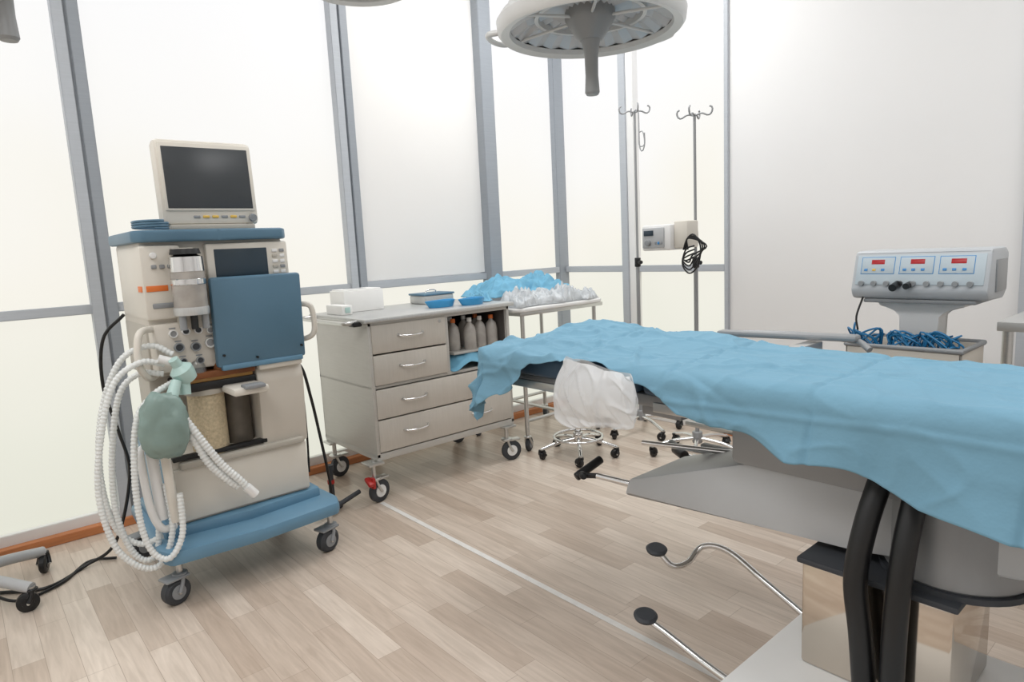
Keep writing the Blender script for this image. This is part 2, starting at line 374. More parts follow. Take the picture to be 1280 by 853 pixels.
for i in range(3): A.cyl('jar_post_%d'%i,(-2.68,.66+.04*i,1.05),(-2.68,.66+.04*i,1.11),.013,'greyp' if i!=1 else 'black')
A.box('blue_panel',(-2.74,-2.70),(.775,1.14),(.88,1.24),'blueP',.012,rot=('Y',.05))
A.box('blue_panel_edge',(-2.735,-2.705),(.79,1.125),(.867,.89),'blue',.006)
for i,(y,z) in enumerate(((.80,.93),(1.12,.93),(.80,1.2),(.93,.905))): A.cyl('panel_bolt_%d'%(i+1),(-2.712,y,z),(-2.697,y,z),.005,'black',seg=12)
A.box('panel_mount',(-2.80,-2.73),(.93,1.05),(1.0,1.15),'greyM',.006)
A.tube('handle_left',[(-2.78,.58,1.06),(-2.72,.52,1.055),(-2.70,.5,1.0),(-2.70,.5,.93),(-2.73,.53,.88),(-2.8,.58,.88)],.013,'cream')
A.tube('handle_right',[(-2.78,1.1,1.10),(-2.73,1.17,1.10),(-2.72,1.19,1.07),(-2.72,1.19,.98),(-2.75,1.16,.95),(-2.8,1.1,.95)],.012,'cream')
A.prism('top_shelf',[(-3.22,.54),(-2.79,.54),(-2.74,.57),(-2.73,.84),(-2.74,1.1),(-2.79,1.13),(-3.22,1.13)],'z',1.385,1.43,'blueP',.01)
A.tube('coiled_cable_on_top',[(-2.82+.05*math.cos(a)*1.2,.62+.06*math.sin(a),1.437+.0015*a) for a in [i*.5 for i in range(40)]],.005,'blueP',seg=6)
def hose(tag,pts,r=.011): A.tube(tag,pts,r,'hose',seg=10,step=.0035,corr=(.014,.12))
hose('hose_1',[(-2.70,.58,.93),(-2.68,.50,.95),(-2.68,.41,.89),(-2.68,.35,.72),(-2.68,.315,.5),(-2.67,.34,.30),(-2.66,.41,.195),(-2.66,.48,.185),(-2.66,.53,.30),(-2.68,.53,.48)])
hose('hose_2',[(-2.72,.58,.89),(-2.74,.50,.90),(-2.75,.43,.83),(-2.76,.385,.62),(-2.76,.37,.42),(-2.75,.39,.27),(-2.74,.43,.19),(-2.73,.48,.20),(-2.72,.5,.34),(-2.72,.52,.6)])
hose('hose_3',[(-2.68,.6,.86),(-2.64,.52,.83),(-2.63,.455,.75),(-2.63,.425,.55),(-2.63,.425,.36),(-2.62,.45,.25),(-2.6,.5,.22),(-2.6,.55,.3),(-2.61,.56,.45)])
hose('hose_4',[(-2.6,.60,.74),(-2.58,.66,.62),(-2.57,.71,.53),(-2.56,.755,.47),(-2.56,.79,.42)],.014)
hose('hose_5',[(-2.62,.585,.76),(-2.60,.63,.64),(-2.59,.67,.54),(-2.58,.73,.46),(-2.58,.76,.43)],.014)
hose('hose_6',[(-2.72,.62,.96),(-2.74,.55,1.0),(-2.76,.45,.955),(-2.78,.375,.78),(-2.78,.34,.55),(-2.77,.36,.34),(-2.75,.43,.25),(-2.73,.51,.26)])
A.cyl('hose_end_piece',(-2.56,.785,.425),(-2.555,.815,.385),.018,'whiteP')
A.lathe('elbow_connector',(-2.66,.635,.89),[(0,-.03),(.035,-.03),(.042,0),(.042,.02),(.02,.04),(.018,.07),(0,.07)],'mint',axis=(.2,-.5,.9))
A.cyl('elbow_pipe',(-2.67,.62,.93),(-2.68,.56,.955),.016,'whiteP')
A.cyl('elbow_pipe_2',(-2.66,.635,.87),(-2.65,.63,.81),.02,'mint')
A.blob('breathing_bag',(-2.60,.535,.72),(.048,.085,.125),'bag',amp=.14,fr=1.6,p=2.4,seed=3)
A.cyl('bag_neck',(-2.61,.575,.82),(-2.63,.60,.87),.022,'mint',r2=.018)
A.tube('pipe_1',[(-2.72,.52,.62),(-2.70,.47,.625),(-2.68,.46,.58),(-2.68,.47,.40),(-2.68,.50,.31),(-2.70,.55,.30)],.014,'whiteP')
A.cyl('pipe_2',(-2.66,.535,.64),(-2.66,.545,.33),.017,'cream')
A.cyl('pipe_3',(-2.70,.50,.6),(-2.7,.51,.34),.02,'whiteP')
A.box('pipe_block',(-2.74,-2.66),(.475,.56),(.61,.65),'whiteP',.01)
A.tube('power_cable',[(-3.15,.55,1.1),(-3.2,.47,1.0),(-3.22,.45,.8),(-3.2,.48,.6),(-3.2,.5,.4),(-3.25,.42,.1),(-3.3,.3,.012),(-3.2,.15,.008),(-3.3,0,.008)],.007,'black')
A.tube('side_cable',[(-2.95,1.13,.85),(-2.93,1.2,.8),(-2.92,1.23,.65),(-2.95,1.27,.45),(-3.0,1.32,.2),(-3.05,1.35,.02)],.007,'black')
A.tube('side_cable_2',[(-2.9,1.13,.82),(-2.85,1.16,.72),(-2.86,1.17,.5),(-2.9,1.18,.3)],.005,'black')
# ---------------------------------------------------------------- patient monitor
Mo=Obj('patient_monitor',(-2.9,.86,1.43))
def tilt(name,x,y,z,m,bev):Mo.box(name,x,y,z,m,bev,rot=('Y',-.06),piv=(-2.9,.86,1.45))
tilt('housing',(-2.93,-2.86),(.675,1.055),(1.45,1.79),'cream',.022)
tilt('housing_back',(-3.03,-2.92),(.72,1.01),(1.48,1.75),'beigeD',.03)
tilt('bezel',(-2.868,-2.852),(.69,1.04),(1.505,1.775),'cream',.006)
tilt('screen',(-2.86,-2.85),(.70,1.03),(1.515,1.757),'screen',.002)
for i in range(6): tilt('key_%d'%(i+1),(-2.862,-2.853),(.79+i*.036,.815+i*.036),(1.477,1.487),'greyp' if i in(0,3,5) else 'yellow',.002)
Mo.lathe('dial',(-2.86,1.025,1.48),[(0,.015),(.014,.015),(.017,0),(0,0)],'greyp',axis=(1,0,-.06),seg=20)
Mo.box('foot',(-3.0,-2.85),(.70,1.03),(1.431,1.455),'beigeD',.006)
# ---------------------------------------------------------------- drawer cabinet
C=Obj('instrument_drawer_cabinet',(-3.3,2.05,0))
cx0,cx1=-3.6,-2.98;cy0,cy1=1.585,2.53
C.box('side_left',(cx0,cx1),(cy0,cy0+.02),(.24,.955),'cab',.003)
C.box('side_right',(cx0,cx1),(cy1-.02,cy1),(.24,.955),'cab',.003)
C.box('back_panel',(cx0,cx0+.015),(cy0,cy1),(.24,.955),'cab',.002)
C.box('bottom_panel',(cx0,cx1),(cy0,cy1),(.225,.262),'cab',.003)
C.box('shelf',(cx0,cx1-.01),(cy0,cy1),(.605,.622),'cab',.002)
C.box('divider',(cx0,cx1-.005),(2.06,2.085),(.61,.955),'cab',.002)
C.box('under_top',(cx0,cx1),(cy0,cy1),(.935,.955),'cab',.002)
C.box('worktop',(cx0-.01,cx1+.03),(cy0-.03,cy1+.02),(.955,.978),'satin',.006)
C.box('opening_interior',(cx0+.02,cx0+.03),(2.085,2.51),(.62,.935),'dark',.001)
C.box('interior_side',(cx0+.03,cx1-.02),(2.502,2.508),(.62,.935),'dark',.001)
def drawer(n,y0,y1,z0,z1,hand=True,hy=None):
    C.box('drawer_%d'%n,(cx1-.02,cx1+.006),(y0,y1),(z0,z1),'cabD',.005)
    if not hand: return
    ym=(y0+y1)/2 if hy is None else hy;zm=(z0+z1)/2+.01
    C.tube('drawer_handle_%d'%n,[(cx1+.0,ym-.075,zm),(cx1+.022,ym-.065,zm-.004),(cx1+.034,ym-.03,zm-.006),(cx1+.036,ym,zm-.007),(cx1+.034,ym+.03,zm-.006),(cx1+.022,ym+.065,zm-.004),(cx1,ym+.075,zm)],.006,'chrome',seg=8)
    for k_,yy in enumerate((ym-.075,ym+.075)): C.cyl('handle_foot_%d_%d'%(n,k_),(cx1,yy,zm),(cx1+.014,yy,zm),.008,'steel',seg=12)
drawer(1,cy0+.018,2.062,.79,.94);drawer(2,cy0+.018,2.062,.625,.782)
drawer(3,cy0+.018,cy1-.018,.445,.6,hy=1.83);drawer(4,cy0+.018,cy1-.018,.268,.438,hy=1.83)
for zm in(.53,.36):
    C.tube('drawer_handle_r%d'%int(zm*100),[(cx1+.0,2.205,zm),(cx1+.022,2.215,zm-.004),(cx1+.034,2.25,zm-.006),(cx1+.036,2.28,zm-.007),(cx1+.034,2.31,zm-.006),(cx1+.022,2.345,zm-.004),(cx1,2.355,zm)],.006,'chrome',seg=8)
C.cyl('drawer_lock',(cx1,2.02,.92),(cx1+.012,2.02,.92),.008,'chrome',seg=14)
C.tube('push_bar',[(cx1-.05,cy0-.03,.962),(cx1-.02,cy0-.10,.962),(cx1-.1,cy0-.115,.962),(cx0+.15,cy0-.115,.962),(cx0+.06,cy0-.1,.962),(cx0+.05,cy0-.03,.962)],.011,'steel')
C.box('corner_bracket',(cx1-.07,cx1-.01),(cy0-.07,cy0-.02),(.94,.965),'black',.006)
for i,(x,y) in enumerate(((cx1-.02,cy0-.02),(cx1-.02,cy1-.05),(cx0+.06,cy0+.02),(cx0+.06,cy1-.05))):
    caster(C,'caster_%d'%(i+1),x,y,r=.062,ztop=.235,d=(.2,-1) if i!=1 else (-.3,-1),wm='rubber',fm='steel',w=.016,hub='whiteP')
    C.box('caster_plate_%d'%(i+1),(x-.045,x+.045),(y-.045,y+.045),(.213,.226),'steel',.003)
C.box('brake_lever',(cx1-.03,cx1+.03),(cy0-.075,cy0-.045),(.12,.14),'red',.006,rot=('Y',.5))
C.box('caster_guard',(cx1-.02,cx1+.02),(cy0-.05,cy0-.03),(.09,.15),'red',.008)
for i,(x,y) in enumerate(((-3.10,2.2),(-3.06,2.29),(-3.08,2.38),(-3.07,2.46),(-3.2,2.25),(-3.2,2.35),(-3.2,2.44))):
    C.lathe('bottle_%d'%(i+1),(x,y,.72),[(0,0),(.035,0),(.038,.01),(.038,.1),(.03,.135),(.013,.155),(.012,.165),(0,.165)],'bottle',seg=20)
    C.lathe('bottle_cap_%d'%(i+1),(x,y,.882),[(0,.022),(.014,.022),(.015,0),(0,0)],'orange' if i%3==0 else 'whiteP',seg=16)
C.box('bottle_tray',(-3.26,-3.02),(2.14,2.5),(.705,.72),'cab',.003)
def clothfold(u,v):
    y=2.095+.30*u;x=-3.16+.19*v
    e=min(u,1-u)*4
    z=.628+.085*min(1,e)*(1-.75*v**3)+.014*math.sin(u*9+v*4)+.012*noise.noise(Vector((u*5,v*5,3)))
    return Vector((x,y,max(.624,z)))
C.grid('folded_blue_cloth',clothfold,40,30,'drape2',.003)
B1=Obj('glove_box',(-3.48,1.78,.978))
B1.box('carton',(-3.58,-3.4),(1.68,1.93),(.9785,1.10),'card',.004);B1.box('carton_flap',(-3.57,-3.41),(1.69,1.92),(1.10,1.106),'card',.002)
B1.box('opening',(-3.53,-3.45),(1.74,1.85),(1.105,1.108),'greyL' ,.001)
B2=Obj('paper_towel_carton',(-3.40,1.66,.978))
B2.box('carton',(-3.47,-3.28),(1.60,1.665),(.9785,1.03),'card',.004);B2.box('label',(-3.279,-3.277),(1.62,1.65),(.99,1.02),'mint',.0005)
T1=Obj('steel_instrument_box',(-3.45,2.33,.978))
T1.box('box',(-3.55,-3.38),(2.2,2.42),(.9785,1.03),'satin',.008);T1.box('lid',(-3.555,-3.375),(2.195,2.425),(1.03,1.042),'blueP',.004)
T1.tube('lid_handle',[(-3.47,2.27,1.04),(-3.47,2.28,1.058),(-3.47,2.34,1.058),(-3.47,2.35,1.04)],.004,'chrome',seg=8)
def kidney(o,cx,cy,z,L,W,h,rot):
    N=40
    def f(r_,a):
        x=W*r_*math.sin(a);y=L*r_*math.cos(a);x+=-.35*W*(y/L)**2*1.3
        return (cx+x*math.cos(rot)-y*math.sin(rot),cy+x*math.sin(rot)+y*math.cos(rot))
    prof=[(0,.004),(.82,.004),(.92,h*.5),(1,h),(1.06,h+.002),(1.06,h-.003),(.96,h*.45),(.86,0),(0,0)]
    bm=bmesh.new();R=[]
    for r_,zz in prof:
        R.append([bm.verts.new((*f(max(r_,.001),2*math.pi*i/N),z+zz)) for i in range(N)])
    for P_,Q_ in zip(R,R[1:]):
        for i in range(N):
            j=(i+1)%N;bm.faces.new((P_[i],P_[j],Q_[j],Q_[i]))
    bmesh.ops.remove_doubles(bm,verts=bm.verts,dist=.0002)
    o.fin('dish',bm,'cyan')
for i,(x,y,rt) in enumerate(((-3.13,2.16,.2),(-3.07,2.34,.4))):
    K=Obj('kidney_dish',(x,y,.978));kidney(K,x,y,.9785,.10,.055,.036,rt)
    K.blob('swab',(x,y,.995),(.03,.05,.012),'drape2',amp=.2)
# ---------------------------------------------------------------- second instrument table with drape and bags
T=Obj('instrument_trolley_table',(-3.3,3.0,0))
T.prism('table_top',[(-3.6,2.62),(-3.03,2.6),(-2.98,2.66),(-2.98,3.35),(-3.03,3.42),(-3.6,3.42)],'z',.90,.925,'whiteP',.008)
T.box('rail',(-3.58,-3.0),(2.64,3.4),(.875,.90),'steel',.004)
for i,(x,y) in enumerate(((-3.03,2.68),(-3.03,3.34),(-3.56,2.68),(-3.56,3.34))):
    T.cyl('leg_%d'%(i+1),(x,y,.12),(x,y,.88),.014,'steel')
    caster(T,'caster_%d'%(i+1),x,y,r=.045,ztop=.13,d=(.5,-1),wm='rubber',fm='steel',w=.014)
T.cyl('stretcher_1',(-3.03,2.68,.2),(-3.03,3.34,.2),.011,'steel');T.cyl('stretcher_2',(-3.56,2.68,.2),(-3.56,3.34,.2),.011,'steel');T.cyl('stretcher_3',(-3.56,3.0,.2),(-3.03,3.0,.2),.011,'steel')
D2=Obj('crumpled_blue_drape',(-3.4,2.95,.925))
def cr(u,v):
    x=-3.58+.37*v;y=2.62+.72*u
    e=min(u,1-u,v,1-v)*2
    h=.10*min(1,e*3)*(.6+.7*noise.noise(Vector((u*4,v*3,1.3))))+.05*min(1,e*4)*abs(noise.noise(Vector((u*11,v*9,4))))
    h+=.03*(1-abs(noise.noise(Vector((u*7+3,v*6,8))))*3)*min(1,e*3)
    return Vector((x+.03*noise.noise(Vector((u*5,v*5,9))),y+.03*noise.noise(Vector((u*5,v*5,2))),.985+max(-.05,h)))
D2.grid('cloth',cr,70,50,'drape2',.002)
D3=Obj('crumpled_blue_drape',(-3.3,2.5,.978))
def cr2(u,v):
    x=-3.36+.24*v+.02*math.sin(u*5);y=2.455+.09*u
    e=min(u,1-u,v,1-v)*2
    h=.045*min(1,e*3)*(.6+.8*noise.noise(Vector((u*4,v*5,5.3))))+.02*abs(noise.noise(Vector((u*8,v*12,4))))*min(1,e*4)
    return Vector((x,y,.982+max(0,h)))
D3.grid('cloth',cr2,30,40,'drape2',.002)
P1=Obj('plastic_supply_bags',(-3.1,2.95,.925))
def bagmesh(n,cx,cy,sx,sy,h,seed,rz):
    cr_,sr_=math.cos(rz),math.sin(rz)
    def top(u,v):
        a=(u-.5)*2;b=(v-.5)*2
        e=max(0,(1-abs(a)**3)*(1-abs(b)**3))**.5
        nn=noise.noise(Vector((a*2.3,b*2.3,seed)))
        rg=(1-abs(noise.noise(Vector((a*3.4+seed,b*3.4,seed*2)))*3.2))
        z=h*e*(.75+.6*nn+.35*rg)
        x=a*sx*(1+.1*noise.noise(Vector((b*2,seed,1))));y=b*sy*(1+.1*noise.noise(Vector((a*2,seed,7))))
        return Vector((cx+x*cr_-y*sr_,cy+x*sr_+y*cr_,.929+max(.001,z)))
    P1.grid('bag_%d'%n,top,36,36,'film',.0015)
for i,(x,y,sx,sy,h,rz) in enumerate(((-3.10,2.73,.09,.11,.095,.2),(-3.09,2.93,.085,.11,.08,-.2),(-3.10,3.12,.09,.1,.10,.1),(-3.08,3.29,.08,.09,.06,.3))):
    bagmesh(i+1,x,y,sx,sy,h,i*3.7+2,rz)
# ---------------------------------------------------------------- operating table
O=Obj('operating_table',(-.9,1.85,0))
yn,yf_,zt=1.60,2.15,.90
O.box('mattress_foot',(-1.98,-1.3),(yn+.02,yf_-.02),(.815,.895),'pad',.02,3)
O.box('mattress_body',(-1.28,-.5),(yn+.02,yf_-.02),(.815,.895),'pad',.02,3)
O.box('mattress_head',(-.48,.25),(yn+.02,yf_-.02),(.815,.895),'pad',.02,3)
O.box('table_frame',(-1.95,.2),(yn+.04,yf_-.04),(.775,.815),'greyM',.008)
for sgn,y in((0,yn+.005),(1,yf_-.005)):
    for i,(a,b) in enumerate(((-1.92,-1.35),(-1.22,-.55),(-.45,.2))):
        O.box('side_rail_%d_%d'%(sgn,i),(a,b),(y-.006,y+.006),(.775,.805),'steel',.002)
        for xx in(a+.06,b-.06):
            ya,yb=sorted((y,1.875+(.245 if sgn else -.245)));O.box('rail_spacer_%d_%d'%(sgn,i),(xx-.01,xx+.01),(ya,yb),(.783,.797),'steel',.001)
O.prism('support_beam',[(-1.42,.425),(-1.40,.488),(-.93,.655),(-.3,.70),(-.3,.52),(-.66,.478)],'y',1.69,2.02,'greyL',.012)
O.box('support_beam_top',(-1.0,-.1),(1.67,2.06),(.64,.78),'greyM',.02)
O.lathe('column_cover',(-.46,1.80,.45),[(0,0),(.14,0),(.155,.02),(.155,.22),(.14,.26),(0,.26)],'greyM',seg=40)
O.lathe('column_collar',(-.46,1.80,.45),[(0,0),(.165,0),(.165,.015),(0,.015)],'rubber',seg=40)
O.box('chrome_column',(-.76,-.41),(1.62,1.93),(.15,.44),'mirror',.01)
O.box('chrome_top_plate',(-.77,-.40),(1.61,1.94),(.435,.452),'rubber',.006)
O.box('base_plate',(-.87,.2),(1.2,2.0),(.02,.15),'whiteP',.015)
O.box('base_feet',(-.84,.17),(1.23,1.97),(0,.02),'black',.003)
O.tube('black_strut_1',[(-.57,1.66,.775),(-.575,1.64,.72),(-.59,1.585,.60),(-.60,1.56,.47),(-.585,1.56,.33),(-.57,1.56,.15)],.027,'black',seg=18)
O.tube('black_strut_2',[(-.50,1.66,.775),(-.50,1.64,.70),(-.505,1.585,.57),(-.51,1.56,.4),(-.515,1.56,.15)],.027,'black',seg=18)
O.cyl('crank_rod',(-1.40,1.72,.46),(-1.55,1.70,.462),.011,'chrome')
O.cyl('crank_arm',(-1.55,1.70,.462),(-1.63,1.68,.45),.010,'black')
O.cyl('crank_grip',(-1.63,1.67,.445),(-1.60,1.78,.495),.016,'black',bev=.006)
O.cyl('crank_grip_2',(-1.66,1.72,.44),(-1.58,1.66,.465),.014,'black',bev=.006)
O.cyl('rod_2',(-1.42,2.0,.45),(-.95,1.9,.50),.011,'chrome')
O.cyl('rod_3',(-1.52,2.2,.42),(-1.1,2.1,.45),.010,'chrome')
O.cyl('rod_4',(-1.62,2.3,.40),(-1.1,2.06,.52),.009,'chrome')
O.cyl('rod_5',(-1.5,1.9,.55),(-1.1,2.0,.56),.009,'chrome')
O.cyl('clamp',(-1.27,1.93,.475),(-1.21,1.97,.475),.020,'black',bev=.005)
O.cyl('clamp_2',(-1.50,2.17,.43),(-1.58,2.22,.43),.020,'black',bev=.006)
O.cyl('clamp_3',(-1.60,2.27,.41),(-1.68,2.33,.41),.017,'black',bev=.006)
O.box('cross_bar',(-1.35,-.95),(2.05,2.08),(.50,.54),'greyM',.006)
O.box('cross_bar_2',(-1.45,-.95),(2.1,2.12),(.58,.60),'steel',.004)
O.box('leg_hinge',(-1.36,-1.2),(1.72,2.03),(.72,.78),'greyM',.01)
def pedal(tag,pts,p,ax=(.15,-.1,1)):
    O.tube(tag+'_rod',pts,.011,'chrome')
    O.lathe(tag+'_pad',p,[(0,.010),(.03,.009),(.038,.002),(.035,-.006),(0,-.008)],'rubber',axis=ax,seg=24)
pedal('pedal_1',[(-.84,1.88,.11),(-1.0,1.9,.17),(-1.16,1.93,.22),(-1.25,1.91,.215),(-1.27,1.85,.17),(-1.30,1.80,.165),(-1.345,1.79,.20)],(-1.36,1.79,.21))
pedal('pedal_2',[(-.86,1.50,.07),(-1.0,1.52,.08),(-1.13,1.53,.105),(-1.2,1.53,.12)],(-1.21,1.53,.13))
O.box('armboard_pad',(-1.4,-.88),(2.24,2.29),(.925,.948),'greyM',.010,rot=('Y',-.03))
O.tube('armboard_bow',[(-1.42,2.22,.90),(-1.35,2.26,.93),(-1.1,2.28,.94),(-.9,2.27,.935),(-.84,2.25,.91)],.011,'greyM')
O.box('armboard_bracket',(-1.05,-1.0),(2.12,2.27),(.80,.925),'steel',.004)
def lerp_tab(tab,x):
    if x<=tab[0][0]:return tab[0][1]
    for (a,b),(c,d) in zip(tab,tab[1:]):
        if x<=c:
            t_=(x-a)/(c-a);t_=t_*t_*(3-2*t_);return b+(d-b)*t_
    return tab[-1][1]
hn=[(-2.3,.20),(-2.0,.26),(-1.88,.19),(-1.72,.07),(-1.58,.025),(-1.4,.04),(-1.25,.075),(-1.08,.14),(-.9,.17),(-.73,.20),(-.28,.27),(.3,.30)]
xfoot=-1.99
SD=Obj('surgical_drape',(-.9,1.85,.9))
def ridge(x,y,z): return 1-abs(noise.noise(Vector((x,y,z))))*2.4
def crease(px_,py_,x0,y0,x1,y1,w,hh):
    d=Vector((x1-x0,y1-y0));L=d.length;d/=L;q=Vector((px_-x0,py_-y0));s_=q.dot(d)
    if s_<0 or s_>L: return 0
    e=abs(q.x*d.y-q.y*d.x+.01*math.sin(s_*9))
    return hh*max(0,1-e/w)*math.sin(math.pi*s_/L)
rng=random.Random(4)
CR=[]
for i in range(46):
    x0=rng.uniform(-2.1,.1) if i>24 else rng.uniform(-2.1,-1.2);y0=rng.uniform(1.5,2.15);an=rng.gauss(0,.7) if i%3 else rng.gauss(1.2,.4);L_=rng.uniform(.18,.5)
    CR.append((x0,y0,x0+L_*math.cos(an),y0+L_*math.sin(an),rng.uniform(.014,.032),rng.uniform(.005,.012)*rng.choice((1,1,-1))))
def drape(u,v):
    amin=xfoot-.27*(1-.75*v)-.02*math.sin(v*14)
    a=amin+(.30-amin)*u
    b0=yn-lerp_tab(hn,a)-.008*math.sin(a*23);b1=yf_+.12
    b=b0+(b1-b0)*v
    dx=max(0,xfoot-a);dy=max(0,yn-b);dyf=max(0,b-yf_)
    d_=Vector((-dx,-dy+dyf));r=d_.length
    R=.05
    x=max(a,xfoot);y=min(max(b,yn),yf_)
    top=zt+.012+.04*math.exp(-((a+1.78)/.30)**2)*math.exp(-((b-2.05)/.16)**2)+.025*math.exp(-((a+1.35)/.14)**2)*math.exp(-((b-2.1)/.1)**2)
    if r>1e-6:
        n=d_/r
        if r<R*1.57:
            th=r/R;o=R*math.sin(th);dz=R*(1-math.cos(th))
        else:
            e=r-R*1.57;o=R+e*.12;dz=R+e*.99
            if dx>0 and dy>0: ph=math.atan2(dy,dx)*7
            elif dy>0 or dyf>0: ph=a*15+2.5*noise.noise(Vector((a*3,0,1)))
            else: ph=b*24
            o+=e*.16*math.sin(ph)
        x+=n.x*o;y+=n.y*o
        z=top-dz
    else: z=top
    ft=math.exp(-max(0,a+2.0)/.55)
    w=noise.noise(Vector((a*2.2,b*5,0)))*.014
    rg=ridge(a*3.1+b*2.4,b*5-a*1.3,3)
    w+=(.005+.013*ft)*rg*abs(rg)
    w+=(.004+.007*ft)*max(0,ridge(a*6.5-b*3,b*8+a*2,6))**3
    w+=noise.noise(Vector((a*9,b*11,5)))*.003
    for c in CR: w+=crease(a,b,*c)
    for c_ in(-1.62,-1.18,-.74,-.30): w-=.007*max(0,1-abs(a+.03*math.sin(b*3)-c_)/.013)
    for c_ in(1.76,2.02): w+=.007*max(0,1-abs(b+.015*math.sin(a*3)-c_)/.015)
    for c_ in(1.50,): w+=.006*max(0,1-abs(b+.01*math.sin(a*4)-c_)/.013)
    w=max(w,-.016)
    k_=1 if r<1e-6 else max(0,1-r*7)
    z+=w*k_
    if r>0: y-=w*(1-k_)*1.3;x-=(w*(1-k_) if dx>0 else 0)
    return Vector((x,y,z+.004))
SD.grid('cloth',drape,420,170,'drape',.0015)
G=Obj('plastic_waste_bag',(-1.37,1.53,.8))
def bagf(u,v):
    a=2*math.pi*u;zz=v
    rx=.165*(.80+.26*math.sin(math.pi*(1-zz)*.75));ry=.030*(.30+math.sin(math.pi*min(1,(1-zz)*1.15))*.95)
    if zz<.10: s_=math.sqrt(max(0,1-(1-zz/.10)**2));rx*=.6+.4*s_;ry*=.1+.9*s_
    n=noise.noise(Vector((math.cos(a)*1.3,math.sin(a)*1.3,zz*1.6)))
    X=math.cos(a)
    # taut film: a few sharp diagonal pulls instead of rounded lumps
    rg=max(0,1-abs(noise.noise(Vector((X*2.2+zz*2.0,zz*1.4-X*.6,4))))*7)
    vf=max(0,1-abs(math.sin(X*5+zz*1.5+2*noise.noise(Vector((X*2,1,zz)))))*2.5)
    k_=1+.08*n
    return Vector((-1.365+rx*X*k_-.02*(1-zz),1.508+ry*math.sin(a)*k_*1.3-(.007*rg+.006*vf)*(1 if math.sin(a)<0 else -.4),.715+(.205-.02*X)*zz+.012*n+.02*X*(1-zz)))
G.grid('bag',bagf,160,70,'sheet')
G.tube('bag_hook',[(-1.40,1.51,.86),(-1.40,1.535,.885),(-1.40,1.595,.80)],.004,'steel',seg=8)
# ---------------------------------------------------------------- stool
sx,sy=-2.74,2.84
S=Obj('rolling_stool',(sx,sy,0))
starbase(S,sx,sy,.24,5,'chrome',r=.028,rot=.5,zc=.11,ar=.012,hub='chrome')
S.tube('foot_ring',[(sx+.15*math.cos(a),sy+.15*math.sin(a),.12) for a in [i*math.pi/12 for i in range(25)]],.009,'chrome')
S.cyl('gas_post',(sx,sy,.12),(sx,sy,.42),.02,'chrome')
S.lathe('seat',(sx,sy,.42),[(0,0),(.15,0),(.165,.02),(.165,.05),(.14,.07),(0,.075)],'black')
# ---------------------------------------------------------------- iv stands
def ivstand(name,x,y,H,hookrot,base_rot):
    I=Obj(name,(x,y,0))
    starbase(I,x,y,.27,5,'chrome',r=.028,rot=base_rot,zc=.11,ar=.012)
    I.cyl('lower_pole',(x,y,.1),(x,y,1.15),.0125,'greyM',seg=14);I.cyl('upper_pole',(x,y,1.15),(x,y,H),.008,'greyM',seg=12)
    I.cyl('height_clamp',(x,y,1.13),(x,y,1.19),.02,'black',bev=.004);I.cyl('clamp_knob',(x,y,1.16),(x+.045,y-.02,1.16),.012,'black')
    for i in range(4):
        a=hookrot+i*math.pi/2;c_,s_=math.cos(a),math.sin(a)
        I.tube('hook_%d'%(i+1),[(x,y,H-.01),(x+.04*c_,y+.04*s_,H),(x+.075*c_,y+.075*s_,H-.015),(x+.095*c_,y+.095*s_,H-.005),(x+.10*c_,y+.10*s_,H+.022),(x+.085*c_,y+.085*s_,H+.032)],.005,'greyM',seg=8)
    return I
I1=ivstand('iv_stand',-2.19,3.3,1.99,.3,.2)
I2=ivstand('iv_stand',-2.77,3.5,2.13,.9,.9)
I2.tube('spare_hanger',[(-2.70,3.45,2.12),(-2.69,3.44,2.05),(-2.68,3.43,1.9),(-2.66,3.43,1.86),(-2.64,3.43,1.9),(-2.64,3.43,1.97)],.004,'greyM',seg=8)
I2.tube('hanger_loop',[(-2.70,3.45,1.98),(-2.66,3.44,1.98),(-2.65,3.44,1.90),(-2.69,3.44,1.90),(-2.70,3.45,1.98)],.003,'greyM',seg=8)
PU=Obj('infusion_pump',(-2.25,3.2,1.25))
PU.box('housing',(-2.42,-2.22),(3.10,3.24),(1.24,1.385),'whiteP',.012)
PU.box('front_bezel',(-2.41,-2.26),(3.09,3.105),(1.255,1.37),'greyL',.006)
PU.box('display',(-2.395,-2.33),(3.085,3.093),(1.325,1.355),'screenB',.002)
PU.cyl('knob',(-2.365,3.095,1.285),(-2.365,3.075,1.285),.018,'greyp',bev=.003)
for i in range(3): PU.box('key_%d'%i,(-2.32+i*.02,-2.308+i*.02),(3.085,3.093),(1.275,1.29),'btn' if i==1 else 'greyp',.002)
PU.box('side_module',(-2.22,-2.13),(3.13,3.24),(1.25,1.40),'cream',.008)
PU.box('clamp',(-2.22,-2.16),(3.235,3.285),(1.27,1.34),'greyM',.004)
for k_ in range(4):
    PU.tube('cable_%d'%(k_+1),[(-2.15+.01*k_,3.12,1.24),(-2.11,3.10,1.30),(-2.06+.012*k_,3.09,1.32-.012*k_),(-2.02+.012*k_,3.09,1.25),(-2.04-.01*k_,3.09,1.15+.02*k_),(-2.10,3.10,1.11+.02*k_),(-2.15,3.11,1.16+.01*k_),(-2.12,3.10,1.24-.02*k_),(-2.06,3.09,1.26-.02*k_)],.0045,'black',seg=8)
